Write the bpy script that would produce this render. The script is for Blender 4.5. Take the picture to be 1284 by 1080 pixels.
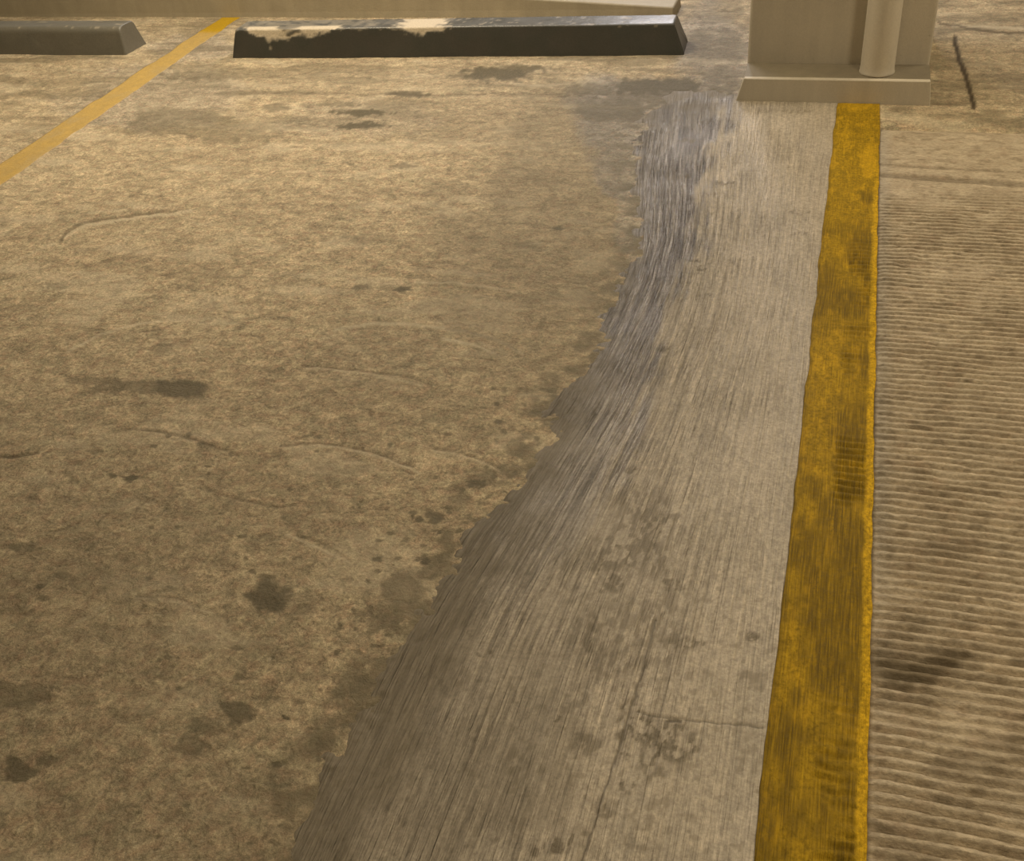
import bpy, bmesh, math
import numpy as np
from mathutils import Matrix

for o in list(bpy.data.objects):
    bpy.data.objects.remove(o)
scene = bpy.context.scene
COL = scene.collection

# ------------------------------------------------------------------ camera
FPX, CX, CY = 1350.0, 642.0, 540.0           # focal length and centre for the 1284 x 1080 frame
CAM_H = 1.38
# world axes seen from the camera (x right, y down, z forward); world y runs along the yellow line
AX = np.array([[0.9599752331478023, 0.1019538437777419, -0.26086963311540606],
               [0.2713636960011417, -0.5691738539006997, 0.7761461644100451],
               [-0.06934908965100194, -0.815871642952964, -0.5740593749690084]])
cam_data = bpy.data.cameras.new('camera')
cam_data.sensor_fit = 'HORIZONTAL'
cam_data.sensor_width = 36.0
cam_data.lens = FPX / 1284.0 * 36.0
cam_data.clip_start = 0.05
cam = bpy.data.objects.new('camera', cam_data)
COL.objects.link(cam)
M = Matrix.Identity(4)
for r in range(3):
    M[r][0] = AX[r][0]
    M[r][1] = -AX[r][1]
    M[r][2] = -AX[r][2]
M[2][3] = CAM_H
cam.matrix_world = M
scene.camera = cam

# ------------------------------------------------------------------ world, lamps, added fill, exposure
world = bpy.data.worlds.new('garage_air')
scene.world = world
world.use_nodes = True
bg = world.node_tree.nodes['Background']
bg.inputs[0].default_value = (1.0, 0.80, 0.52, 1)
bg.inputs[1].default_value = 0.10

def area_light(name, loc, length, width, power, color, along_y=True):
    """Area light under the ceiling, shining down"""
    l = bpy.data.lights.new(name, 'AREA')
    l.shape = 'RECTANGLE'
    l.size, l.size_y = (width, length) if along_y else (length, width)
    l.energy = power
    l.color = color
    o = bpy.data.objects.new(name, l)
    COL.objects.link(o)
    o.location = loc
    return o

WARM = (1.0, 0.845, 0.60)
COOL = (1.0, 0.95, 0.97)
area_light('warm_lamp_or_fill', (-2.6, 4.2, 2.62), 1.3, 0.30, 50, WARM, False)
area_light('warm_lamp_or_fill', (1.5, 4.4, 2.62), 1.3, 0.30, 25, WARM)
area_light('warm_lamp_or_fill', (1.6, 1.35, 2.62), 1.3, 0.30, 30, WARM)  # added unseen fill, brightens the near ramp and the column front
area_light('warm_lamp_or_fill', (-0.3, -1.6, 2.62), 1.3, 0.30, 16, WARM, False)  # added unseen fill behind the camera, brightens the column front
area_light('ceiling_lamp_cool', (-1.15, 5.5, 2.62), 1.3, 0.12, 19, COOL)
area_light('ceiling_lamp_cool', (-1.35, 8.6, 2.62), 1.6, 0.12, 34, COOL)
area_light('ceiling_lamp_cool', (-1.55, 11.0, 2.62), 1.6, 0.12, 42, COOL)

vs = scene.view_settings
vs.view_transform = 'Standard'
vs.look = 'None'
vs.gamma = 1.0
vs.use_curve_mapping = False
vs.exposure = 0.85

# ------------------------------------------------------------------ pixels and positions
CAMP = np.array([0.0, 0.0, CAM_H])

def ground(px, py, z=0.0):
    d = AX @ np.array([px - CX, py - CY, FPX])
    return CAMP + d * ((z - CAM_H) / d[2])

def on_y(px, py, y):
    d = AX @ np.array([px - CX, py - CY, FPX])
    return CAMP + d * (y / d[1])

def to_px(x, y, z=0.0):
    dz = z - CAM_H
    c0 = AX[0, 0] * x + AX[1, 0] * y + AX[2, 0] * dz
    c1 = AX[0, 1] * x + AX[1, 1] * y + AX[2, 1] * dz
    c2 = AX[0, 2] * x + AX[1, 2] * y + AX[2, 2] * dz
    ok = c2 > 0.05
    c2 = np.where(ok, c2, 1.0)
    return np.where(ok, c0 / c2 * FPX + CX, -9999), np.where(ok, c1 / c2 * FPX + CY, 9999)

# ------------------------------------------------------------------ noise
def hash2(ix, iy, seed):
    h = (ix.astype(np.int64) * 374761393 + iy.astype(np.int64) * 668265263 + seed * 974634777) & 0xFFFFFFFF
    h = ((h ^ (h >> 13)) * 1274126177) & 0xFFFFFFFF
    h = h ^ (h >> 16)
    return (h & 0xFFFFFF) / float(0xFFFFFF)

def vnoise(x, y, seed=0):
    fx, fy = np.floor(x), np.floor(y)
    tx, ty = x - fx, y - fy
    tx = tx * tx * (3 - 2 * tx)
    ty = ty * ty * (3 - 2 * ty)
    a = hash2(fx, fy, seed); b = hash2(fx + 1, fy, seed)
    c = hash2(fx, fy + 1, seed); d = hash2(fx + 1, fy + 1, seed)
    return (a + (b - a) * tx) * (1 - ty) + (c + (d - c) * tx) * ty

def fbm(x, y, octaves=4, seed=0, gain=0.5):
    s = np.zeros_like(x); a, t = 1.0, 0.0
    for k in range(octaves):
        s += a * vnoise(x * 2 ** k + 17.3 * k, y * 2 ** k - 9.1 * k, seed + k)
        t += a; a *= gain
    return s / t

def sstep(a, b, x):
    t = np.clip((x - a) / (b - a), 0, 1)
    return t * t * (3 - 2 * t)

# ------------------------------------------------------------------ material helper
class Mat:
    def __init__(self, name):
        self.m = bpy.data.materials.new(name)
        self.m.use_nodes = True
        self.t = self.m.node_tree
        self.b = self.t.nodes['Principled BSDF']
        self.coord = self.t.nodes.new('ShaderNodeTexCoord').outputs['Object']

    def put(self, sock, v):
        if isinstance(v, bpy.types.NodeSocket):
            self.t.links.new(v, sock)
        elif isinstance(v, (tuple, list)) and len(v) == 3 and sock.type == 'RGBA':
            sock.default_value = (*v, 1)
        else:
            sock.default_value = v

    def node(self, kind, **kw):
        n = self.t.nodes.new(kind)
        for k, v in kw.items():
            setattr(n, k, v)
        return n

    def scale(self, vec, s):
        n = self.node('ShaderNodeMapping')
        self.put(n.inputs['Vector'], vec)
        n.inputs['Scale'].default_value = s
        return n.outputs[0]

    def noise(self, vec, scale, detail=4, rough=0.55, dist=0.0):
        n = self.node('ShaderNodeTexNoise')
        self.put(n.inputs['Vector'], vec)
        n.inputs['Scale'].default_value = scale
        n.inputs['Detail'].default_value = detail
        n.inputs['Roughness'].default_value = rough
        n.inputs['Distortion'].default_value = dist
        return n.outputs['Fac']

    def rng(self, v, a, b, c=0.0, d=1.0):
        n = self.node('ShaderNodeMapRange')
        self.put(n.inputs[0], v)
        for i, x in enumerate((a, b, c, d)):
            n.inputs[i + 1].default_value = x
        return n.outputs[0]

    def math(self, op, a, b=0.0, c=None):
        n = self.node('ShaderNodeMath', operation=op)
        self.put(n.inputs[0], a); self.put(n.inputs[1], b)
        if c is not None:
            self.put(n.inputs[2], c)
        return n.outputs[0]

    def mix(self, fac, a, b, blend='MIX'):
        n = self.node('ShaderNodeMix', data_type='RGBA', blend_type=blend)
        self.put(n.inputs['Factor'], fac)
        self.put(n.inputs[6], a); self.put(n.inputs[7], b)
        return n.outputs[2]

    def times(self, col, v):
        """colour times a grey value"""
        n = self.node('ShaderNodeVectorMath', operation='SCALE')
        self.put(n.inputs[0], col); self.put(n.inputs['Scale'], v)
        return n.outputs[0]

    def paint(self):
        a = self.node('ShaderNodeAttribute', attribute_name='paint')
        s = self.node('ShaderNodeSeparateColor')
        self.put(s.inputs[0], a.outputs['Color'])
        return s.outputs[0], s.outputs[1], s.outputs[2], a.outputs['Alpha']

    def flow(self):
        return self.node('ShaderNodeUVMap', uv_map='flow').outputs[0]

    def bump(self, h, dist, strength=1.0, prev=None):
        n = self.node('ShaderNodeBump')
        n.inputs['Strength'].default_value = strength
        n.inputs['Distance'].default_value = dist
        self.put(n.inputs['Height'], h)
        if prev is not None:
            self.put(n.inputs['Normal'], prev)
        return n.outputs[0]

    def done(self, color, rough, normal=None, spec=0.5):
        self.put(self.b.inputs['Base Color'], color)
        self.put(self.b.inputs['Roughness'], rough)
        self.put(self.b.inputs['Specular IOR Level'], spec)
        if normal is not None:
            self.put(self.b.inputs['Normal'], normal)
        return self.m

# ------------------------------------------------------------------ object helpers
def tag(o, label=None, category=None, group=None, kind=None):
    for k, v in (('label', label), ('category', category), ('group', group), ('kind', kind)):
        if v:
            o[k] = v
    return o

def link_mesh(name, me, mat, parent=None, smooth=True):
    o = bpy.data.objects.new(name, me)
    COL.objects.link(o)
    me.materials.append(mat)
    if smooth:
        me.polygons.foreach_set('use_smooth', np.ones(len(me.polygons), bool))
    if parent is not None:
        o.parent = parent
    return o

def grid_mesh(name, X, Y, Z, paint=None, flow=None):
    """X, Y, Z: (rows, cols) arrays -> one mesh with point colour 'paint' and uv 'flow'."""
    nr, nc = X.shape
    me = bpy.data.meshes.new(name)
    co = np.stack([X, Y, Z], -1).reshape(-1, 3).astype(np.float32)
    idx = np.arange(nr * nc).reshape(nr, nc)
    q = np.stack([idx[:-1, :-1], idx[:-1, 1:], idx[1:, 1:], idx[1:, :-1]], -1).reshape(-1, 4).astype(np.int32)
    me.vertices.add(len(co)); me.vertices.foreach_set('co', co.ravel())
    me.loops.add(q.size); me.loops.foreach_set('vertex_index', q.ravel())
    me.polygons.add(len(q))
    me.polygons.foreach_set('loop_start', np.arange(0, q.size, 4, dtype=np.int32))
    me.update(calc_edges=True)
    if paint is not None:
        a = me.color_attributes.new('paint', 'FLOAT_COLOR', 'POINT')
        a.data.foreach_set('color', paint.reshape(-1, 4).astype(np.float32).ravel())
    if flow is not None:
        uv = me.uv_layers.new(name='flow')
        f = flow.reshape(-1, 2).astype(np.float32)[q.ravel()]
        uv.data.foreach_set('uv', f.ravel())
    me.validate()
    return me

def solid(name, verts, faces, bevel=0.0, seg=2):
    bm = bmesh.new()
    vs_ = [bm.verts.new(v) for v in verts]
    for f in faces:
        bm.faces.new([vs_[i] for i in f])
    bmesh.ops.recalc_face_normals(bm, faces=bm.faces)
    if bevel:
        bmesh.ops.bevel(bm, geom=list(bm.edges), offset=bevel, segments=seg, affect='EDGES', profile=0.5)
    me = bpy.data.meshes.new(name)
    bm.to_mesh(me); bm.free()
    return me

BOXF = [(0, 1, 2, 3), (4, 7, 6, 5), (0, 4, 5, 1), (1, 5, 6, 2), (2, 6, 7, 3), (3, 7, 4, 0)]

def hexa(b, t, zb, zt):
    """bottom (x0,x1,y0,y1), top (x0,x1,y0,y1)"""
    r = lambda q, z: [(q[0], q[2], z), (q[1], q[2], z), (q[1], q[3], z), (q[0], q[3], z)]
    return r(b, zb) + r(t, zt)

# ------------------------------------------------------------------ shapes read off the floor
APRON_EDGE_PX = [(860, 95), (835, 118), (806, 145), (794, 175), (790, 205), (793, 260), (795, 300), (777, 345), (762, 390),
                 (735, 440), (705, 490), (688, 525), (690, 548), (660, 588), (640, 610), (600, 650), (560, 700),
                 (530, 740), (490, 800), (470, 850), (440, 910), (410, 960), (385, 1020), (362, 1080), (330, 1160), (290, 1300)]
FLOW_PX = [(815, 100), (808, 150), (802, 200), (800, 250), (795, 300), (782, 350), (760, 400), (733, 450), (700, 505), (662, 560),
           (625, 615), (582, 675), (540, 735), (500, 800), (465, 865), (430, 935), (395, 1005), (360, 1080), (320, 1170), (270, 1300)]

def curve_y(pts):
    g = np.array([ground(*p)[:2] for p in pts])
    g = g[np.argsort(g[:, 1])]
    yy = np.linspace(g[0, 1], g[-1, 1], 800)
    xx = np.interp(yy, g[:, 1], g[:, 0])
    k = np.hanning(15); k /= k.sum()
    xx = np.convolve(np.pad(xx, 7, 'edge'), k, 'valid')
    return lambda y: np.interp(y, yy, xx)

edge_x = curve_y(APRON_EDGE_PX)
flow_x = curve_y(FLOW_PX)
LINE_X0, LINE_X1 = -0.008, 0.143
APRON_Y1 = 4.28

def apron_in(x, y):
    """metres inside the screed's ragged left edge (negative on the old slab)"""
    wob = (fbm(x * 14, y * 14, 3, 5) - 0.5) * 0.09 + (fbm(x * 60, y * 60, 2, 8) - 0.5) * 0.03
    d = x - edge_x(y) + wob
    d = np.minimum(d, (4.22 - y) + wob * 1.5)
    return np.where(y > 4.4, -0.3, d)

def floor_z(x, y, inside=None):
    z = (fbm(x * 3, y * 3, 3, 11) - 0.5) * 0.006 + (fbm(x * 22, y * 34, 3, 21) - 0.5) * 0.0030
    if inside is None:
        inside = apron_in(x, y)
    sink = sstep(0.0, 0.06, inside) * 0.007 * (x < LINE_X0 + .03)
    ramp = sstep(LINE_X0 - 0.01, LINE_X0 + 0.03, x) * sstep(3.95, 3.85, y) * 0.012
    return z - np.maximum(sink, ramp)

def apron_z(x, y):
    i = apron_in(x, y)
    return -0.0035 + 0.0065 * sstep(-0.015, 0.05, i) + (fbm(x * 4, y * 3, 3, 31) - 0.5) * 0.003

# blobs: centre px, radii px, strength, edge noise
def blobs(px, py, items, seed=0):
    out = np.zeros_like(px)
    for k, (cx, cy, rx, ry, s) in enumerate(items):
        m = (np.abs(px - cx) < rx * 2.2) & (np.abs(py - cy) < ry * 2.2)
        if not m.any():
            continue
        x, y = px[m], py[m]
        d = np.hypot((x - cx) / rx, (y - cy) / ry)
        f = 2.2 / max(6.0, min(rx, ry) * 1.2)
        d += (fbm(x * f * 0.6, y * f, 3, seed + k * 7) - 0.5) * 1.1
        out[m] = np.maximum(out[m], s * sstep(1.15, 0.65, d))
    return out

def strokes(px, py, items):
    out = np.zeros_like(px)
    for pts, w, s in items:
        p = np.array(pts, float)
        if len(p) > 2:                                     # round the polyline
            t = np.linspace(0, len(p) - 1, 8 * len(p))
            c = np.polyfit(np.arange(len(p)), p, min(len(p) - 1, 3))
            p = np.stack([np.polyval(c[:, 0], t), np.polyval(c[:, 1], t)], -1)
        lo, hi = p.min(0) - 3 * w, p.max(0) + 3 * w
        m = (px > lo[0]) & (px < hi[0]) & (py > lo[1]) & (py < hi[1])
        if not m.any():
            continue
        x, y = px[m], py[m]
        x = x + (fbm(x * .08, y * .08, 2, 3) - .5) * 4
        y = y + (fbm(x * .06, y * .06, 2, 9) - .5) * 4
        best = np.full(x.shape, 1e9)
        for a, b in zip(p[:-1], p[1:]):
            ab = b - a
            t = np.clip(((x - a[0]) * ab[0] + (y - a[1]) * ab[1]) / max(ab @ ab, 1e-6), 0, 1)
            best = np.minimum(best, np.hypot(x - a[0] - t * ab[0], y - a[1] - t * ab[1]))
        out[m] = np.maximum(out[m], s * sstep(w * 1.3, w * 0.3, best))
    return out

STAINS = [(228, 487, 34, 13, .85), (165, 485, 50, 10, .62), (105, 478, 36, 6, .4),
          (338, 748, 28, 24, .85), (375, 755, 30, 18, .35), (300, 893, 30, 14, .8), (262, 912, 26, 12, .55), (236, 938, 24, 14, .6),
          (22, 872, 50, 20, .6), (105, 877, 30, 10, .4), (165, 895, 34, 12, .4), (22, 966, 26, 16, .8), (62, 956, 20, 7, .65),
          (505, 745, 34, 30, .62), (480, 772, 30, 16, .4), (545, 650, 15, 10, .75), (468, 872, 30, 34, .6), (595, 606, 14, 6, .85), (578, 613, 10, 4, .7),
          (163, 600, 9, 5, .9), (140, 597, 6, 3, .75), (96, 580, 8, 4, .55), (84, 594, 10, 5, .5), (40, 624, 10, 4, .45),
          (50, 735, 8, 4, .85), (52, 751, 9, 5, .65), (75, 722, 13, 5, .65), (22, 767, 26, 8, .55), (25, 687, 32, 7, .6),
          (120, 565, 14, 4, .55), (473, 703, 7, 5, .8), (533, 704, 8, 6, .9), (548, 706, 7, 4, .6),
          (505, 363, 16, 4, .85), (452, 361, 14, 3, .6), (525, 385, 12, 6, .35),
          (690, 226, 45, 9, .5), (720, 213, 30, 7, .45), (712, 258, 20, 4, .45), (660, 223, 26, 5, .4), (720, 232, 14, 3, .6), (640, 247, 18, 4, .3),
          (702, 286, 9, 4, .9), (740, 381, 24, 24, .5), (730, 352, 30, 5, .5), (790, 262, 8, 4, .5), (788, 365, 9, 5, .6),
          (455, 141, 44, 4, .7), (452, 157, 34, 5, .75), (512, 118, 34, 4, .6), (420, 132, 40, 3, .4), (624, 93, 50, 10, .75), (660, 86, 40, 5, .6), (590, 96, 30, 4, .5),
          (512, 208, 18, 3, .5), (232, 152, 90, 22, .38), (300, 165, 60, 16, .32), (255, 95, 60, 9, .42), (110, 118, 50, 7, .3), (70, 105, 60, 6, .25),
          (345, 135, 20, 4, .4), (460, 300, 40, 8, .32), (560, 240, 40, 14, .25), (760, 200, 40, 26, .45), (765, 138, 50, 18, .55), (800, 125, 60, 10, .5), (820, 108, 70, 12, .75), (740, 112, 40, 8, .5),
          (357, 900, 5, 3, .95), (347, 958, 9, 5, .8), (295, 815, 10, 5, .6), (300, 850, 12, 4, .5), (370, 1040, 28, 10, .55), (400, 1030, 30, 16, .5), (365, 985, 24, 18, .35),
          (380, 1070, 40, 20, .5), (25, 1025, 16, 6, .4), (155, 990, 12, 5, .4), (408, 930, 34, 26, .35),
          (60, 820, 24, 5, .3), (210, 850, 20, 8, .35), (190, 840, 12, 6, .35), (345, 700, 40, 8, .2), (420, 600, 34, 14, .28), (440, 590, 30, 8, .3), (280, 605, 34, 9, .3),
          (125, 665, 50, 14, .25), (400, 635, 20, 10, .3), (640, 590, 20, 10, .6), (665, 570, 14, 14, .55), (690, 515, 14, 22, .45), (705, 480, 16, 18, .35), (740, 430, 20, 18, .3),
          (388, 500, 50, 20, .15), (140, 420, 30, 8, .2), (204, 437, 16, 6, .35), (255, 345, 50, 9, .2), (70, 360, 12, 4, .4), (890, 60, 60, 22, .4), (900, 20, 40, 12, .3), (905, 95, 30, 14, .4),
          (1130, 136, 14, 4, .4)]
STAINS = [(a, b, c, d, min(1.0, e * 1.45) if b < 170 else min(1.0, e * 1.1)) for a, b, c, d, e in STAINS]
SPECKS = [(155 + 430 * hash2(np.array([k]), np.array([1]), 3)[0], 540 + 520 * hash2(np.array([k]), np.array([2]), 3)[0],
           2.5 + 4 * hash2(np.array([k]), np.array([3]), 3)[0], 1.6 + 2 * hash2(np.array([k]), np.array([4]), 3)[0], .75) for k in range(90)]
EDGE_SPECKS = []
for k in range(130):
    h = [hash2(np.array([k]), np.array([j]), 77)[0] for j in range(5)]
    ey = 470 + 590 * h[0]
    ex = np.interp(ey, [p[1] for p in APRON_EDGE_PX], [p[0] for p in APRON_EDGE_PX])
    EDGE_SPECKS.append((ex - 4 - 85 * h[1] ** 1.6, ey, 2 + 5 * h[2], 1.5 + 3 * h[3], .5 + .4 * h[4]))
SCRATCH_DARK = [([(75, 306), (82, 292), (105, 280), (150, 272), (235, 262)], 2.2, .6), ([(160, 538), (215, 545), (262, 558), (300, 570)], 2.2, .7),
                ([(0, 573), (25, 571), (48, 567)], 2.5, .9), ([(380, 458), (440, 464), (500, 472), (540, 484)], 2.0, .55),
                ([(350, 560), (400, 556), (460, 566), (520, 588)], 2.2, .5), ([(252, 605), (280, 620), (330, 632), (370, 634)], 2.4, .6),
                ([(560, 412), (600, 420), (650, 440)], 2.0, .6), ([(545, 563), (590, 572), (625, 588)], 2.0, .5),
                ([(172, 747), (215, 750), (250, 762)], 2.2, .45), ([(300, 118), (400, 116), (520, 119), (640, 115)], 1.6, .55),
                ([(640, 118), (760, 117), (900, 122)], 1.5, .4), ([(230, 740), (180, 744)], 2, .3), ([(10, 300), (40, 297)], 1.6, .4),
                ([(125, 330), (150, 322), (185, 312)], 1.8, .4), ([(60, 356), (110, 358), (160, 352)], 1.6, .3), ([(0, 660), (50, 668), (100, 655)], 2, .4),
                ([(700, 120), (780, 116)], 1.6, .5), ([(370, 672), (400, 680), (440, 704)], 2.0, .4), ([(720, 355), (745, 352), (760, 345)], 1.6, .6),
                ([(1197, 46), (1203, 72), (1212, 100), (1222, 134)], 3.4, 1.3), ([(1178, 27), (1230, 38), (1290, 41)], 1.8, .8),
                ([(1176, 60), (1200, 68)], 1.4, .4), ([(930, 12), (905, 14)], 1.8, .6), ([(1110, 160), (1200, 172), (1290, 186)], 1.6, .4)]
SCRATCH_PALE = [([(420, 414), (470, 408), (540, 409), (600, 421), (655, 445)], 2.4, .6), ([(555, 425), (590, 433), (620, 445)], 2.6, .7),
                ([(80, 298), (110, 284), (160, 275), (240, 265)], 2.4, .5), ([(85, 442), (120, 424), (170, 408), (235, 402)], 2.0, .5),
                ([(380, 462), (450, 469), (530, 486)], 2.0, .4), ([(355, 564), (420, 562), (480, 576), (525, 594)], 2.4, .5),
                ([(545, 566), (590, 577), (632, 596)], 2.0, .45), ([(360, 672), (395, 686), (440, 708)], 2.4, .6), ([(175, 750), (215, 757), (262, 770)], 2.2, .4),
                ([(520, 355), (580, 357), (650, 367)], 1.8, .5), ([(575, 370), (620, 374)], 1.6, .4), ([(110, 268), (160, 262)], 2, .3),
                ([(600, 430), (640, 446)], 2, .3), ([(85, 790), (110, 775), (130, 758)], 2.4, .35), ([(640, 104), (680, 107), (740, 102)], 1.8, .5),
                ([(10, 330), (40, 318), (70, 306)], 2, .3), ([(165, 538), (215, 541), (265, 553)], 1.8, .35), ([(0, 640), (50, 632)], 2, .2), ([(1195, 33), (1240, 35), (1290, 36)], 2.6, .7),
                ([(1100, 148), (1150, 150), (1220, 165), (1290, 180)], 6, .35)]

# ------------------------------------------------------------------ materials
def mat_slab():
    m = Mat('old_concrete_slab')
    stain, pale, groove, grey = m.paint()
    p = m.coord
    big = m.noise(m.scale(p, (1.0, 1.7, 1)), 1.6, 5, 0.6, 0.4)
    streak = m.noise(m.scale(p, (9, 34, 9)), 1.0, 6, 0.62, 0.8)
    patch = m.noise(p, 7.0, 5, 0.6, 0.6)
    hue = m.noise(p, 15.0, 4, 0.6, 0.5)
    grain = m.noise(m.scale(p, (1, .9, 1)), 120.0, 6, 0.75)
    fine = m.noise(p, 420.0, 2, 0.6)
    c = m.mix(m.rng(big, .36, .64), (.375, .302, .192), (.49, .402, .258))
    c = m.mix(m.rng(streak, .38, .62, 0, .55), c, (.340, .268, .168))
    c = m.mix(m.rng(patch, .52, .70, 0, .45), c, (.285, .258, .165))
    c = m.mix(m.rng(hue, .55, .72, 0, .45), c, (.43, .315, .205))
    c = m.mix(grey, c, (.285, .262, .232))
    mottle = m.noise(m.scale(p, (1, 1.0, 1)), 32.0, 5, .70, .8)
    tint = m.noise(m.scale(p, (1, .9, 1)), 46.0, 3, .6)
    swirl = m.noise(m.scale(p, (1, 1.2, 1)), 9.0, 4, .6, 2.2)
    line = m.rng(m.math('ABSOLUTE', m.math('SUBTRACT', swirl, .5)), .0, .022, 1.0, 0.0)
    line2 = m.rng(m.math('ABSOLUTE', m.math('SUBTRACT', swirl, .545)), .0, .022, 1.0, 0.0)
    where = m.rng(m.noise(p, 5.0, 3, .5), .45, .62)
    c = m.times(c, m.rng(m.noise(m.scale(p, (1, 1.3, 1)), 13.0, 4, .65, 1.0), .34, .66, .74, 1.26))
    c = m.mix(m.math('MULTIPLY', m.math('MULTIPLY', line, where), .42), c, (.205, .155, .090))
    c = m.mix(m.math('MULTIPLY', m.math('MULTIPLY', line2, where), .40), c, (.62, .52, .36))
    c = m.mix(m.rng(tint, .50, .66, 0, .40), c, (.41, .265, .170))
    c = m.mix(m.rng(tint, .50, .34, 0, .40), c, (.315, .285, .175))
    c = m.times(c, m.rng(mottle, .32, .68, .68, 1.33))
    c = m.times(c, m.rng(grain, .34, .66, .60, 1.42))
    c = m.times(c, m.rng(fine, .35, .65, .80, 1.20))
    fleck = m.rng(m.noise(m.scale(p, (1, 1.0, 1)), 80.0, 3, .6), .63, .73, 0, .6)
    c = m.mix(fleck, c, (.60, .52, .37))
    c = m.mix(m.math('MULTIPLY', pale, .8), c, (.68, .59, .42))
    pits = m.rng(m.noise(m.scale(p, (1, 1.3, 1)), 46.0, 5, .65), .655, .73, 0, .65)
    c = m.mix(pits, c, (.145, .108, .058))
    st = m.math('MULTIPLY', stain, m.rng(grain, .30, .62, .72, 1.06))
    c = m.mix(st, c, (.100, .083, .046))
    c = m.mix(groove, c, (.075, .055, .031))
    n = m.bump(grain, .0045, .9)
    n = m.bump(mottle, .009, .7, n)
    return m.done(c, m.rng(stain, 0, 1, .80, .62), n, .35)

def mat_screed():
    m = Mat('brushed_cement_screed')
    dark, smear, groove, damp = m.paint()
    p = m.coord
    f = m.flow()
    s1 = m.noise(m.scale(f, (95, 2.2, 1)), 1.0, 5, .62, .15)
    s2 = m.noise(m.scale(f, (260, 5.0, 1)), 1.0, 3, .6)
    s3 = m.noise(m.scale(f, (26, 1.3, 1)), 1.0, 4, .55)
    grain = m.noise(p, 170.0, 5, .7)
    blot = m.noise(p, 6.0, 5, .6, .4)
    c = m.mix(m.rng(blot, .38, .66), (.395, .342, .262), (.335, .290, .217))
    c = m.mix(m.rng(s3, .42, .66, 0, .5), c, (.41, .347, .255))
    lines = m.noise(m.scale(f, (190, 4.5, 1)), 1.0, 3, .6, .6)
    c = m.mix(smear, c, m.mix(m.rng(lines, .46, .60), (.145, .132, .120), (.315, .295, .278)))  # pale stroke lines: trowel residue, with lamp glints put into the colour
    sep = m.node('ShaderNodeSeparateXYZ')
    m.put(sep.inputs[0], f)
    keep = m.math('MULTIPLY', m.rng(sep.outputs[0], .15, .58, 1.7, .45), m.rng(m.noise(p, 4.5, 3, .5), .36, .60, .35, 1.15))
    s1c = m.math('ADD', .5, m.math('MULTIPLY', m.math('SUBTRACT', s1, .5), keep))
    c = m.times(c, m.rng(s1c, .32, .68, .68, 1.32))  # brush stroke tone, contrast raised leftwards for glints painted in the colour
    c = m.times(c, m.rng(s2, .32, .68, .84, 1.17))
    speckle = m.noise(m.scale(p, (1, .7, 1)), 75.0, 4, .65)
    c = m.times(c, m.rng(speckle, .34, .66, .84, 1.16))
    c = m.times(c, m.rng(grain, .32, .68, .74, 1.26))
    c = m.mix(damp, c, (.170, .142, .096))
    c = m.mix(m.math('MULTIPLY', dark, m.rng(grain, .36, .58, .55, 1.0)), c, (.125, .100, .058))
    c = m.mix(groove, c, (.10, .08, .05))
    n = m.bump(s1c, .011, 1.0)
    n = m.bump(s2, .0042, .9, n)
    n = m.bump(grain, .0016, .6, n)
    r = m.math('SUBTRACT', m.rng(smear, 0, 1, .48, .25), m.rng(s1, .45, .70, 0, .14))
    r = m.math('ADD', r, m.math('MULTIPLY', damp, .35))
    return m.done(c, r, n, .5)

def mat_ramp():
    m = Mat('ribbed_concrete')
    dirt, pale, groove, grey = m.paint()
    p = m.coord
    patch = m.noise(p, 9.0, 5, .62, .4)
    grain = m.noise(m.scale(p, (.55, 1.3, 1)), 170.0, 6, .75)
    crumb = m.noise(m.scale(p, (.5, 1, 1)), 75.0, 4, .65)
    hue = m.noise(p, 22.0, 4, .6)
    c = m.mix(m.rng(patch, .35, .65), (.455, .382, .273), (.37, .302, .208))
    c = m.mix(m.rng(hue, .54, .72, 0, .4), c, (.43, .305, .205))
    c = m.mix(m.math('MULTIPLY', pale, .55), c, (.58, .485, .345))
    c = m.mix(grey, c, (.36, .318, .25))
    c = m.times(c, m.rng(grain, .30, .70, .66, 1.34))
    c = m.mix(m.rng(crumb, .58, .70, 0, .5), c, (.200, .148, .085))
    c = m.mix(dirt, c, (.110, .083, .045))
    c = m.mix(groove, c, (.08, .06, .035))
    n = m.bump(grain, .0030, .8)
    n = m.bump(crumb, .0040, .7, n)
    return m.done(c, .85, n, .3)

def mat_line():
    m = Mat('worn_yellow_paint')
    wear, bright, groove, fresh = m.paint()
    p = m.coord
    st = m.noise(m.scale(p, (330, 11, 1)), 1.0, 4, .6)
    gr = m.noise(m.scale(p, (1, .8, 1)), 135.0, 5, .75)
    blot = m.noise(p, 24.0, 5, .65, .5)
    c = m.mix(m.rng(st, .36, .64), (.46, .285, .009), (.36, .222, .007))
    c = m.mix(m.rng(blot, .45, .66, 0, .75), c, (.26, .165, .008))
    c = m.mix(bright, c, (.60, .36, .012))
    w = m.math('MULTIPLY', wear, m.rng(m.math('ADD', m.math('MULTIPLY', gr, .6), m.math('MULTIPLY', st, .4)), .38, .56, .15, 1.0))
    c = m.mix(w, c, (.115, .074, .009))
    c = m.mix(fresh, c, (.62, .345, .05))
    c = m.times(c, m.rng(gr, .34, .66, .52, 1.50))
    c = m.mix(groove, c, (.07, .045, .015))
    n = m.bump(st, .004, .8)
    n = m.bump(gr, .0022, .7, n)
    return m.done(c, .6, n, .12)

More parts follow.
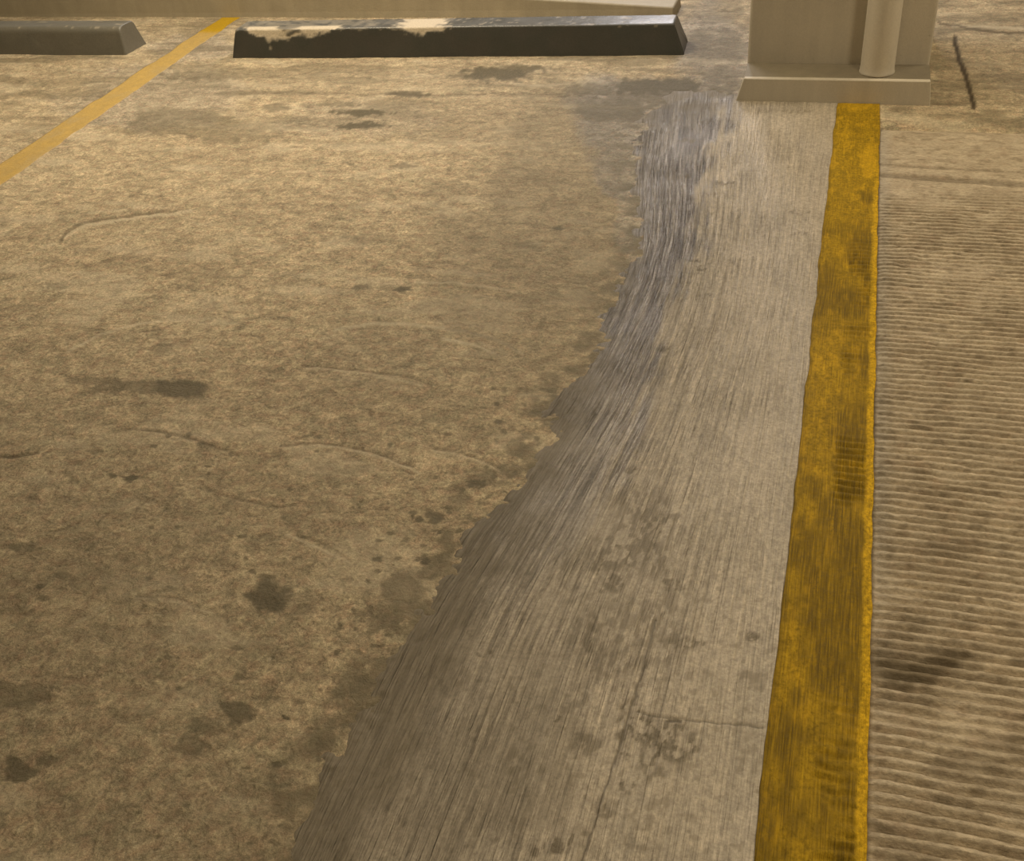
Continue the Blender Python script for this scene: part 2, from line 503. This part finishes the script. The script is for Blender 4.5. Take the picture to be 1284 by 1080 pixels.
def mat_dusty_line():
    m = Mat('dusty_yellow_paint')
    wear, bright, groove, fresh = m.paint()
    p = m.coord
    gr = m.noise(p, 120.0, 5, .7)
    bl = m.noise(m.scale(p, (2, 1, 1)), 18.0, 5, .6)
    c = m.mix(m.rng(bl, .35, .65), (.46, .305, .080), (.39, .268, .085))
    c = m.mix(fresh, c, (.40, .245, .006))
    c = m.mix(m.math('MULTIPLY', wear, m.rng(gr, .4, .6)), c, (.33, .265, .155))
    c = m.times(c, m.rng(gr, .30, .70, .80, 1.18))
    return m.done(c, .6, m.bump(gr, .003, .6), .35)

def mat_painted(name, col, col2, rough=.6, blot=5.0):
    m = Mat(name)
    p = m.coord
    b = m.noise(p, blot, 5, .6, .3)
    g = m.noise(p, 160.0, 4, .65)
    drip = m.noise(m.scale(p, (22, 22, 2.5)), 1.0, 3, .5)
    c = m.mix(m.rng(b, .35, .66), col, col2)
    c = m.times(c, m.rng(drip, .3, .7, .94, 1.05))
    c = m.times(c, m.rng(g, .3, .7, .95, 1.05))
    c = m.mix(m.rng(m.noise(p, 38, 3, .6), .70, .76, 0, .35), c, (.16, .13, .085))
    n = m.bump(g, .0015, .6)
    n = m.bump(b, .012, .35, n)
    return m.done(c, rough, n, .4)

def mat_stop(name, col, col2):
    m = Mat(name)
    chip, dust_sheen, groove, gloss = m.paint()
    p = m.coord
    b = m.noise(p, 9.0, 5, .6)
    g = m.noise(p, 150.0, 4, .65)
    c = m.mix(m.rng(b, .35, .65), col, col2)
    c = m.times(c, m.rng(g, .3, .7, .88, 1.12))
    c = m.mix(dust_sheen, c, (.20, .20, .195))  # top dust tinted cool, lamp sheen put into its colour
    conc = m.times((.53, .455, .335), m.rng(g, .3, .7, .8, 1.15))
    c = m.mix(chip, c, conc)
    r = m.math('ADD', m.rng(gloss, 0, 1, .52, .33), m.math('MULTIPLY', chip, .3))
    n = m.bump(g, .0012, .5)
    n = m.bump(b, .008, .4, n)
    return m.done(c, r, n, .5)

SLAB, SCREED, RAMP, LINE, DUSTY = mat_slab(), mat_screed(), mat_ramp(), mat_line(), mat_dusty_line()
TAN = mat_painted('tan_wall_paint', (.350, .302, .210), (.320, .276, .190))
TAN_COLUMN = mat_painted('tan_column_paint', (.52, .464, .360), (.49, .438, .345))
TAN_SHADED = mat_painted('shaded_plinth_paint', (.225, .192, .130), (.20, .170, .118))  # darker version of the column paint, with the column's shade in its colour
CEIL = mat_painted('ceiling_concrete', (.50, .46, .38), (.42, .385, .32), .8, 2.0)

# ------------------------------------------------------------------ floor slab
def row_positions(y0, y1, step_px):
    ys, y = [], y0
    while y < y1:
        ys.append(y)
        y += step_px * (y * y + CAM_H ** 2) / (FPX * CAM_H)
    ys.append(y1)
    return np.array(ys)

def build_floor():
    ys = row_positions(0.30, 6.3, 1.75)
    ys = np.concatenate([[-7, -4, -2, -.8, -.2, .1], ys, [6.8, 7.6, 9, 11.5, 15]])
    nc = 760
    s = np.linspace(0, 1, nc)
    yc = np.clip(ys, .3, 6.3)
    xl = np.interp(yc, [.30, .67, 5.24, 6.3], [-1.35, -1.6, -5.1, -5.9])
    xr = np.interp(yc, [.30, .67, 4.0, 6.3], [.25, .25, 1.15, 1.6])
    X = xl[:, None] + (xr - xl)[:, None] * s[None, :]
    ext = lambda x, d: np.repeat(np.array([[d]]), len(ys), 0)
    X = np.hstack([ext(X, -12.0), ext(X, -9.0), ext(X, -7.0), X, ext(X, 2.2), ext(X, 4.0), ext(X, 9.0)])
    Y = np.repeat(ys[:, None], X.shape[1], 1)
    ins = apron_in(X, Y)
    Z = floor_z(X, Y, ins)
    px, py = to_px(X, Y)
    # ragged pixel coordinates so that stain edges do not look drawn
    qx = px + (fbm(X * 25, Y * 25, 3, 41) - .5) * 10
    qy = py + (fbm(X * 25, Y * 25, 3, 47) - .5) * 6
    stain = blobs(qx, qy, STAINS, 100)
    stain = np.maximum(stain, blobs(px, py, SPECKS, 900))
    stain = np.maximum(stain, blobs(px, py, EDGE_SPECKS, 1900))
    # dirt gathered along the screed edge, and the foul patch where the bay begins
    band = sstep(-.16, -.01, ins) * sstep(.50, .72, fbm(X * 20, Y * 20, 4, 61) + .14)
    stain = np.maximum(stain, band * .75 * (X < LINE_X0))
    # general grime of the slab: oil drips where cars stand (nearer end of the bay)
    grime = sstep(.40, .78, fbm(X * 1.6 + 5, Y * 1.6, 4, 71)) * sstep(2.4, .9, Y) * .30
    grime += sstep(2.1, .8, Y) * .20
    grime = np.maximum(grime, blobs(qx, qy, [(700, 250, 110, 150, .46), (650, 380, 130, 120, .36), (560, 470, 190, 110, .24), (640, 150, 200, 34, .24), (480, 105, 420, 26, .22)], 1300))
    # tyre-borne streaks across the head of the bay
    grime = np.maximum(grime, sstep(3.3, 3.9, Y) * sstep(.46, .66, fbm(X * 3.5, Y * 13, 4, 73)) * .48)
    stain = np.maximum(stain, grime)
    dark = strokes(px, py, SCRATCH_DARK) * np.where(px > 1100, 1.0, .4 + .6 * fbm(X * 30, Y * 30, 3, 87))
    pale = strokes(px, py, SCRATCH_PALE)
    pale = np.maximum(pale, sstep(.57, .78, fbm(X * 5, Y * 12, 4, 83)) * .32)
    grey = blobs(qx, qy, [(900, 60, 70, 60, .75), (840, 130, 120, 34, .9), (765, 150, 62, 46, .95), (780, 210, 34, 50, .8), (790, 280, 22, 50, .6), (250, 60, 60, 20, .4), (200, 120, 120, 40, .35), (20, 50, 160, 30, .25), (450, 150, 110, 24, .2)], 300)
    Z = Z - dark * .003 + pale * .0025 - stain * .0005
    paint = np.stack([stain, pale, np.clip(dark, 0, 1), grey], -1)
    o = link_mesh('floor', grid_mesh('floor', X, Y, Z, paint), SLAB)
    tag(o, 'stained old concrete parking bay floor between the two yellow lines', 'floor', kind='structure')

build_floor()

# ------------------------------------------------------------------ brushed screed strip
def build_screed():
    ys = row_positions(0.25, APRON_Y1, 1.7)
    s = np.linspace(0, 1, 330)
    xl = edge_x(ys) - .14
    xr = np.full_like(ys, LINE_X0 + .02)
    X = xl[:, None] + (xr - xl)[:, None] * s[None, :]
    Y = np.repeat(ys[:, None], X.shape[1], 1)
    ins = apron_in(X, Y)
    Z = apron_z(X, Y)
    px, py = to_px(X, Y)
    qx = px + (fbm(X * 40, Y * 12, 3, 141) - .5) * 26
    qy = py + (fbm(X * 25, Y * 25, 3, 147) - .5) * 14
    fl = flow_x(Y)
    u = (X - fl) / (LINE_X0 - fl)
    W = (u * .62) + .02 * (fbm(X * 3, Y * 1.5, 2, 151) - .5)
    flow = np.stack([W, Y], -1)
    speck = blobs(px, py, [(800, 690, 66, 64, .55), (800, 790, 90, 60, .35), (838, 735, 22, 8, .6), (820, 655, 24, 8, .65), (845, 650, 12, 6, .5), (775, 685, 10, 18, .6), (770, 735, 14, 16, .6),
                           (830, 930, 46, 44, .7), (790, 920, 18, 40, .65), (855, 935, 22, 18, .6), (785, 988, 12, 10, .75), (820, 968, 18, 16, .5),
                           (860, 806, 26, 10, .6), (830, 810, 14, 8, .5), (945, 801, 14, 6, .75), (740, 800, 14, 20, .5), (765, 830, 20, 20, .4),
                           (735, 935, 20, 14, .5), (705, 905, 9, 5, .85), (610, 822, 12, 6, .8), (660, 955, 30, 24, .4), (700, 1060, 16, 14, .7), (725, 1050, 20, 14, .6),
                           (760, 1015, 16, 14, .5), (675, 1068, 14, 10, .6), (940, 850, 26, 10, .4), (870, 850, 30, 8, .35), (945, 950, 16, 40, .25),
                           (880, 338, 7, 4, .9), (886, 372, 8, 4, .8), (872, 327, 8, 3, .7), (910, 230, 14, 3, .6), (890, 245, 10, 3, .5), (1003, 268, 14, 3, .5), (1008, 295, 16, 3, .5),
                           (860, 222, 8, 3, .7), (866, 177, 14, 3, .7), (830, 440, 9, 4, .7), (790, 590, 10, 6, .7), (1000, 140, 30, 3, .4), (960, 140, 14, 3, .3), (650, 880, 10, 6, .4)], 500)
    speck = np.clip(speck * 1.5, 0, 1) * (0.12 + 0.88 * sstep(.46, .54, fbm(X * 110, Y * 55, 3, 161)))
    fl2 = sstep(.66, .74, fbm(X * 70, Y * 60, 3, 167)) * .45 * sstep(600, 760, py)
    speck = np.maximum(speck, fl2)
    grime = blobs(qx, qy, [(640, 900, 90, 120, .42), (660, 980, 70, 80, .42), (760, 700, 80, 90, .2), (700, 800, 60, 80, .25), (560, 1000, 150, 110, .55), (880, 380, 50, 60, .12), (800, 480, 60, 60, .12)], 560)
    # grey slurry smear: follows the strokes, feathered into them
    ny = [100, 110, 150, 180, 215, 260, 300, 340, 390, 430, 480, 520, 560, 610, 660, 720, 800]
    rx = [925, 922, 912, 902, 888, 882, 876, 862, 838, 825, 812, 815, 800, 775, 745, 700, 640]
    feather = (fbm(W * 55, Y * 5, 3, 175) - .5) * 60 + (fbm(X * 12, Y * 7, 3, 176) - .5) * 46
    smear = sstep(16, -16, px + feather - np.interp(py, ny, rx))
    smear *= np.interp(py, [100, 420, 480, 560, 640, 700, 780], [1, 1, .85, .65, .55, .35, 0])
    smear *= .72 + .5 * fbm(W * 30, Y * 6, 3, 178)
    smear = np.clip(smear, 0, 1)
    damp = sstep(.17, .01, ins) * (.50 + .55 * fbm(X * 9, Y * 9, 3, 171)) * sstep(400, 500, py)
    damp += sstep(.36, .02, ins) * .50 * sstep(560, 820, py)
    damp = np.maximum(damp, grime * .9)
    damp = np.maximum(damp, sstep(3.75, 4.15, Y) * sstep(-.30, -.55, X) * (.25 + .8 * sstep(.35, .6, fbm(X * 7, Y * 10, 4, 179))))
    damp = np.clip(damp + sstep(.06, .0, ins) * .35 + sstep(.16, .0, ins) * .45 * sstep(460, 330, py) * fbm(X * 20, Y * 14, 3, 173), 0, .85)
    crack = strokes(px, py, [([(822, 780), (808, 830), (792, 890), (772, 950), (752, 1010), (728, 1085)], 2.0, .8), ([(800, 893), (850, 903), (958, 913)], 1.6, .6), ([(840, 905), (852, 907)], 3.0, .9)])
    ridge = strokes(px, py, [([(770, 965), (748, 1030), (732, 1085)], 2.0, 1.0)])
    # brush ridges as real relief
    rel = (fbm(W * 150, Y * 3.0, 3, 181) - .5) * .0022 * sstep(0, .06, ins)
    Z = Z + rel - crack * .003 + ridge * .002
    paint = np.stack([np.clip(speck, 0, 1), smear, np.clip(crack, 0, 1), damp], -1)
    o = link_mesh('cement_screed', grid_mesh('cement_screed', X, Y, Z, paint, flow), SCREED)
    tag(o, 'pale brushed cement strip with curved trowel strokes beside the worn yellow line', 'pavement', kind='structure')

build_screed()

# ------------------------------------------------------------------ ribbed ramp
PITCH = 0.0225

def rib(y):
    t = (y / PITCH) % 1.0
    # flat-topped ridges and U-shaped channels, as a rake leaves them
    return np.tanh(2.4 * np.sin(2 * np.pi * t) + .25)

def build_ramp():
    y1 = 3.86
    ys = np.arange(0.2, y1, .0020)
    xs = np.concatenate([np.arange(LINE_X1 - .012, .80, .0048), np.linspace(.81, 3.2, 60)])
    X, Y = np.meshgrid(xs, ys)
    px, py = to_px(X, Y)
    wav = (fbm(X * 5, Y * 5, 2, 201) - .5) * .008 + (fbm(X * 60, Y * 60, 2, 207) - .5) * .0035
    amp = .0064 * sstep(3.42, 3.05, Y) * (.65 + .5 * sstep(.32, .58, fbm(X * 7, Y * 9, 4, 211)))
    amp *= sstep(LINE_X1 - .005, LINE_X1 + .02, X) * .75 + .25
    worn = sstep(.56, .70, fbm(X * 10, Y * 14, 4, 221))
    amp *= 1 - .5 * worn
    Z = .0015 + amp * rib(Y + wav) + (fbm(X * 30, Y * 50, 4, 231) - .5) * .0042
    def trench(pxy0, pxy1, w, d):
        a, b = ground(*pxy0), ground(*pxy1)
        yc = a[1] + (X - a[0]) * (b[1] - a[1]) / (b[0] - a[0])
        return sstep(w, w * .4, np.abs(Y - yc + wav)) * d
    tr = trench((1105, 207), (1284, 217), .012, .5) + trench((1105, 219), (1284, 232), .026, .8)
    Z -= tr * .008
    dirt = blobs(px, py, [(1150, 838, 80, 26, .8), (1110, 835, 40, 22, .6), (1210, 960, 60, 18, .4), (1250, 940, 40, 20, .4), (1200, 690, 50, 12, .3), (1130, 880, 60, 8, .4), (1265, 1000, 30, 30, .3), (1240, 250, 60, 12, .2)], 700)
    dirt *= .45 + .55 * sstep(.36, .58, fbm(X * 14, Y * 40, 3, 245))
    dirt = np.maximum(dirt, sstep(.57, .70, fbm(X * 40, Y * 90, 4, 241)) * .36)
    pale = sstep(.55, .75, fbm(X * 18, Y * 40, 4, 251)) * .9
    pale = np.maximum(pale, worn * .12)
    pale = np.maximum(pale, blobs(px, py, [(1150, 940, 50, 20, .6), (1120, 990, 40, 60, .6), (1200, 905, 60, 10, .5)], 760))
    edge = sstep(LINE_X1 + .012, LINE_X1 + .003, X + (fbm(X * 3, Y * 60, 3, 255) - .5) * .012)
    pale = np.maximum(pale, edge * sstep(2.2, 1.4, Y) * .9)
    grey = sstep(LINE_X1 + .05, LINE_X1 + .01, X) * .7 * sstep(1.2, 1.8, Y)
    Z -= sstep(LINE_X1 + .003, LINE_X1 - .004, X) * .004
    Z -= sstep(y1 - .05, y1, Y) * .010
    gap = sstep(LINE_X1 + .005, LINE_X1, X) * .8
    paint = np.stack([np.clip(dirt, 0, .9), pale, np.maximum(tr * .55, gap), grey], -1)
    o = link_mesh('ribbed_ramp', grid_mesh('ribbed_ramp', X, Y, Z, paint), RAMP)
    tag(o, 'ribbed concrete driveway with fine cross ridges right along the yellow line', 'ramp', kind='structure')

build_ramp()

# ------------------------------------------------------------------ yellow lines
def build_worn_line():
    ys = np.arange(0.25, 4.098, .0036)
    k = 58
    s = np.concatenate([[0], np.linspace(0, 1, k), [1]])
    jl = (fbm(ys * 9, ys * 0, 3, 261) - .5) * .010
    jr = (fbm(ys * 14, ys * 0 + 4, 3, 263) - .5) * .007
    X = (LINE_X0 + jl)[:, None] + ((LINE_X1 - LINE_X0) + jr - jl)[:, None] * s[None, :]
    Y = np.repeat(ys[:, None], X.shape[1], 1)
    S = np.repeat(s[None, :], len(ys), 0)
    base = apron_z(np.minimum(X, LINE_X0 + .02), Y)
    Z = base + .0016
    split = .50 + .05 * (fbm(Y * 5, Y * 0, 2, 271) - .5)
    near = sstep(3.4, 2.6, Y)
    right = sstep(split - .04, split + .05, S) * sstep(.93, .86, S) * near
    wav = (fbm(X * 30, Y * 20, 3, 273) - .5) * .012
    pat = sstep(.36, .60, fbm(X * 6, Y * 6, 3, 277))
    Z += right * rib(Y + wav) * .0034 * pat
    Z += (1 - right) * (fbm(X * 260, Y * 6, 3, 281) - .5) * .0016
    Z += (fbm(X * 80, Y * 80, 3, 283) - .5) * .0012
    Z[:, 0] -= .006; Z[:, -1] -= .006
    wear = .40 + .6 * sstep(.42, .66, fbm(X * 12, Y * 7, 4, 291)) * near
    wear += right * (.35 * pat * sstep(.40, .60, fbm(X * 16, Y * 55, 3, 299)) + .18)
    wear += sstep(.10, .0, S) * .35
    px, py = to_px(X, Y)
    wear = np.maximum(wear, blobs(px, py, [(1090, 250, 14, 16, .9), (1060, 290, 22, 12, .6), (1040, 380, 30, 40, .65), (1060, 400, 30, 26, .6), (1060, 620, 30, 60, .75), (1050, 530, 36, 30, .5), (1052, 700, 36, 50, .85), (1030, 760, 40, 30, .7),
                                           (1040, 830, 50, 30, .7), (1010, 824, 14, 6, .9), (1060, 1010, 30, 16, .8), (962, 1055, 6, 10, .95), (960, 990, 9, 50, .7), (1080, 155, 22, 12, .35)], 800))
    wear *= 1 - .9 * sstep(.87, .92, S) * sstep(3.6, 3.2, Y)
    bright = sstep(.90, .945, S + (fbm(X * 3, Y * 20, 3, 295) - .5) * .10) * sstep(3.7, 3.3, Y) * (.3 + .5 * fbm(X * 4, Y * 9, 3, 296))
    bright = np.maximum(bright, sstep(.58, .72, fbm(X * 60, Y * 22, 4, 297)) * .7)
    bright = np.maximum(bright, blobs(px, py, [(1088, 205, 12, 22, .95), (1077, 132, 30, 9, .6), (1070, 320, 20, 16, .5)], 830))
    Z += sstep(.88, .93, S) * .0010 * sstep(3.6, 3.2, Y)
    paint = np.stack([np.clip(wear, 0, 1), bright, np.zeros_like(X), np.zeros_like(X)], -1)
    o = link_mesh('parking_line', grid_mesh('parking_line', X, Y, Z, paint), LINE)
    tag(o, 'broad worn yellow line running from the column plinth between screed and ribbed concrete', 'line marking')

def build_dusty_line():
    a0, a1 = ground(277, 22.5), ground(2, 206)
    b0, b1 = ground(300, 22.5), ground(2, 231)
    ys = row_positions(0.5, 5.245, 2.0)
    xl = a1[0] + (ys - a1[1]) * (a0[0] - a1[0]) / (a0[1] - a1[1]) + (fbm(ys * 8, ys * 0, 3, 301) - .5) * .022
    xr = b1[0] + (ys - b1[1]) * (b0[0] - b1[0]) / (b0[1] - b1[1]) + (fbm(ys * 8, ys * 0 + 3, 3, 303) - .5) * .022
    s = np.concatenate([[0], np.linspace(0, 1, 24), [1]])
    X = xl[:, None] + (xr - xl)[:, None] * s[None, :]
    Y = np.repeat(ys[:, None], X.shape[1], 1)
    Z = floor_z(X, Y) + .0022
    Z[:, 0] -= .005; Z[:, -1] -= .005
    px, py = to_px(X, Y)
    wear = .15 + .6 * sstep(.5, .72, fbm(X * 9, Y * 6, 4, 311))
    fresh = sstep(4.93, 4.99, Y)
    paint = np.stack([wear * (1 - fresh), np.zeros_like(X), np.zeros_like(X), fresh], -1)
    o = link_mesh('parking_line', grid_mesh('parking_line', X, Y, Z, paint), DUSTY)
    tag(o, 'pale dusty yellow line between the two wheel stops, ending at the low wall', 'line marking')

build_worn_line()
build_dusty_line()

# ------------------------------------------------------------------ low wall behind the wheel stops
def wall_top(x):
    return .0505 + (-.81 - x) * .058

def build_low_wall():
    y0, y1 = 5.25, 5.47
    x1, x0 = -.785, -8.0
    v = [(x0, y0, -.02), (x1, y0, -.02), (x1, y1, -.02), (x0, y1, -.02),
         (x0, y0 + .006, wall_top(x0)), (x1 - .008, y0 + .006, wall_top(x1)), (x1 - .008, y1, wall_top(x1)), (x0, y1, wall_top(x0))]
    o = link_mesh('wall_back', solid('wall_back', v, BOXF, .008, 3), TAN, smooth=False)
    tag(o, 'low tan painted wall sloping down to its end behind the black wheel stop', 'wall', kind='structure')

build_low_wall()

# ------------------------------------------------------------------ column with plinth, drain pipe
def build_column():
    root = bpy.data.objects.new('concrete_column', None)
    COL.objects.link(root)
    root.location = (-.03, 4.5, 0)
    tag(root, 'square tan painted concrete column standing on a low tapered plinth', 'column')
    off = np.array(root.location)
    rel = lambda vs_: [tuple(np.array(v) - off) for v in vs_]
    y0 = 4.252
    me = solid('shaft', rel(hexa((-.355, .303, y0, 4.95), (-.355, .303, y0, 4.95), .085, 2.80)), BOXF, .010, 3)
    link_mesh('shaft', me, TAN_COLUMN, root, False)
    # plinth: vertical front, tapered flank on the bay side, sloped top coloured darker for the column's shadow
    me = solid('plinth', rel(hexa((-.383, .318, 4.098, 5.02), (-.352, .306, 4.102, 5.00), -.02, .086)), BOXF, .0025, 1)
    link_mesh('plinth', me, TAN_COLUMN, root, False)
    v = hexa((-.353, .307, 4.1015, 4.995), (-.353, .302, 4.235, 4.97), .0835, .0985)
    link_mesh('plinth_fillet', solid('plinth_fillet', rel(v), BOXF, .001, 1), TAN_SHADED, root, False)
    return root

def lathe(name, prof, seg=40):
    a = np.linspace(0, 2 * np.pi, seg, endpoint=False)
    verts, faces = [], []
    for r, z in prof:
        verts += [(r * math.cos(t), r * math.sin(t), z) for t in a]
    for i in range(len(prof) - 1):
        for j in range(seg):
            k = (j + 1) % seg
            faces.append((i * seg + j, i * seg + k, (i + 1) * seg + k, (i + 1) * seg + j))
    faces.append(tuple(range(seg))[::-1])
    faces.append(tuple(range((len(prof) - 1) * seg, len(prof) * seg)))
    me = bpy.data.meshes.new(name)
    me.from_pydata(verts, [], faces)
    me.update()
    return me

def build_pipe(column):
    r = .0600
    root = link_mesh('drain_pipe', lathe('drain_pipe', [(r + .003, 0), (r + .003, .006), (r + .001, .012), (r, .03), (r, 1.0), (r, 2.70)]), TAN_COLUMN, column)
    root.location = np.array((.1205, 4.190, .088)) - np.array(column.location)
    root['label'] = 'round painted drain pipe'
    link_mesh('coupling', lathe('coupling', [(r, 1.30), (r + .006, 1.305), (r + .007, 1.32), (r + .007, 1.41), (r + .006, 1.425), (r, 1.43)]), TAN_COLUMN, root)
    for z in (.75, 2.0):
        b = solid('bracket', hexa((-.085, .085, .030, .062), (-.085, .085, .030, .062), z, z + .03), BOXF, .003, 1)
        link_mesh('bracket', b, TAN_COLUMN, root, False)

build_pipe(build_column())

# ------------------------------------------------------------------ wheel stops
def build_stop(name, mat, label, p0, p1, h, base, top, slant0, slant1, chip_fn, rr=.010):
    """p0, p1: front foot corners (left, right) on the floor. The bar is lofted along its length."""
    root = bpy.data.objects.new(name, None)
    COL.objects.link(root)
    p0, p1 = np.array(p0), np.array(p1)
    L = np.hypot(*(p1 - p0))
    ang = math.atan2(p1[1] - p0[1], p1[0] - p0[0])
    root.location = (p0[0], p0[1], 0)
    root.rotation_euler = (0, 0, ang)
    tag(root, label, 'wheel stop', 'wheel stops before the low wall')
    # cross-section from front foot over the top to the back foot
    inset = (base - top) / 2
    prof = []
    n = 18
    lean = inset * .55
    for i in range(n + 1):                      # front face, leaning back a little
        t = i / n
        prof.append((lean * t, -.008 + (h - rr + .008) * t))
    for t in (.2, .4, .6, .8, 1.0):             # rounded front arris
        a = t * math.pi / 2
        prof.append((lean + rr * (1 - math.cos(a)), h - rr + rr * math.sin(a)))
    for i in range(1, 11):
        prof.append((lean + rr + (top - 2 * rr) * i / 10, h + .0006 * math.sin(math.pi * i / 10)))
    for t in (.2, .4, .6, .8, 1.0):
        a = t * math.pi / 2
        prof.append((lean + top - rr + rr * math.sin(a), h - rr * (1 - math.cos(a))))
    for i in range(1, 9):
        t = i / 8
        prof.append((lean + top + (base - top - lean) * t, (h - rr) * (1 - t) - .008 * t))
    prof = np.array(prof)
    nl = int(L / .006)
    u = np.linspace(0, 1, nl)
    e = .012                                     # rounding of the end arrises
    xs = np.concatenate([[0], e * (1 - np.cos(np.linspace(.3, 1.57, 5))), np.linspace(e * 1.3, L - e * 1.3, nl), L - e * (1 - np.cos(np.linspace(1.57, .3, 5))), [L]])
    kk = np.concatenate([[.93], .93 + .07 * np.sin(np.linspace(.3, 1.57, 5)), np.ones(nl), .93 + .07 * np.sin(np.linspace(1.57, .3, 5)), [.93]])
    U, P = np.meshgrid(xs, np.arange(len(prof)), indexing='ij')
    cy, cz = base / 2, h * .4
    K = kk[:, None]
    yy = cy + (prof[None, :, 0] - cy) * K
    zz = np.where(prof[None, :, 1] < .02, prof[None, :, 1], cz + (prof[None, :, 1] - cz) * K)
    hz = np.clip(prof[None, :, 1] / h, 0, 1)
    w = U / L
    xx = U + slant0 * hz * np.clip(1 - U / .25, 0, 1) - slant1 * hz * np.clip(1 - (L - U) / .25, 0, 1)
    wob = (fbm(xx * 6, prof[None, :, 1] * 6 + yy * 6, 3, 401) - .5) * .004
    yy = yy + wob
    chip = chip_fn(xx, prof[None, :, 0] + 0 * xx, prof[None, :, 1] + 0 * xx, h)
    yy = yy + chip * .0022 * (prof[None, :, 0] < .03)
    zz = zz - chip * .002 * (prof[None, :, 1] > h * .9)
    topf = sstep(.93, .99, hz) + 0 * xx
    dust_sheen = topf * (.15 + .5 * fbm(xx * 14, yy * 30, 4, 411))  # top face paled by dust and by lamp sheen painted into it
    gloss = topf * 1.0
    paint = np.stack([chip, dust_sheen, 0 * xx, gloss], -1)
    me = grid_mesh('bar', xx, yy, zz, paint)
    body = link_mesh('bar', me, mat, root)
    # end faces
    for side in (0, -1):
        ring = np.stack([xx[side], yy[side], zz[side]], -1)
        c = ring.mean(0)
        verts = [tuple(r) for r in ring] + [tuple(c)]
        m_ = len(ring)
        faces = [(i, (i + 1) % m_, m_) if side else ((i + 1) % m_, i, m_) for i in range(m_)]
        em = bpy.data.meshes.new('end_cap')
        em.from_pydata(verts, [], faces)
        em.update()
        link_mesh('end_cap', em, mat, root, False)
    return root

def chips_long(x, y, z, h):
    up = z / h
    m = np.zeros_like(x)
    n = fbm(x * 34, z * 60 + y * 50, 4, 421)
    # bared concrete along the upper front arris near the left end, and one scab further on
    low = np.interp(x, [.05, .10, .14, .20, .26, .34, .44, .50, .60], [1.02, .92, .74, .62, .66, .74, .80, .92, 1.05])
    m = np.maximum(m, sstep(-.05, .06, up - low + (n - .5) * .35) * (x > .06) * (x < .66) * (y < .06) * (.12 + .88 * sstep(.36, .50, fbm(x * 13, z * 32 + y * 20, 3, 425))))
    top_bare = sstep(.50, .60, n + .16 * np.exp(-((x - .40) / .4) ** 2)) * (up > .93) * sstep(1.1, .45, x) * .22
    m = np.maximum(m, top_bare)
    scab = sstep(1.15, .7, np.hypot((x - .93) / .115, (up - .99) / .22) + (n - .5) * 1.1)
    m = np.maximum(m, scab)
    m = np.maximum(m, sstep(.64, .70, n) * (up > .9) * .3)
    m = np.maximum(m, sstep(.8, .5, np.hypot((x - .2) / .012, (up - .35) / .12)) * .4)
    return np.clip(m, 0, 1)

def chips_short(x, y, z, h):
    n = fbm(x * 30, z * 60 + y * 50, 4, 431)
    return np.clip(sstep(.68, .76, n) * (z > .9 * h) * .4, 0, 1)

BLACK = mat_stop('black_stop_paint', (.058, .054, .044), (.047, .048, .039))
GREY = mat_stop('grey_stop_paint', (.148, .136, .106), (.130, .122, .096))
build_stop('wheel_stop', BLACK, 'black wheel stop with bare concrete chips along its top edge, beside the column',
           ground(291, 73.5)[:2], ground(858, 69.5)[:2], .128, .21, .145, .035, .045, chips_long)
build_stop('wheel_stop', GREY, 'dark grey unchipped wheel stop across the pale yellow line from the column bay',
           (-5.35, 4.535), ground(158, 69.5)[:2], .130, .20, .140, .03, .012, chips_short, .036)

# ------------------------------------------------------------------ ceiling and far walls
def slab_box(name, x0, x1, y0, y1, z0, z1, mat, label, category):
    me = solid(name, hexa((x0, x1, y0, y1), (x0, x1, y0, y1), z0, z1), BOXF)
    o = link_mesh(name, me, mat, smooth=False)
    tag(o, label, category, kind='structure')

slab_box('ceiling', -12, 9, -7, 15, 2.80, 3.0, CEIL, 'bare concrete garage ceiling above the parking bays', 'ceiling')
slab_box('wall_far', -12, 9, 15, 15.2, -.05, 2.80, TAN, 'tan painted far wall of the parking garage', 'wall')
slab_box('wall_left', -12.2, -12, -7, 15.2, -.05, 2.80, TAN, 'tan painted side wall of the parking garage beyond the bays', 'wall')
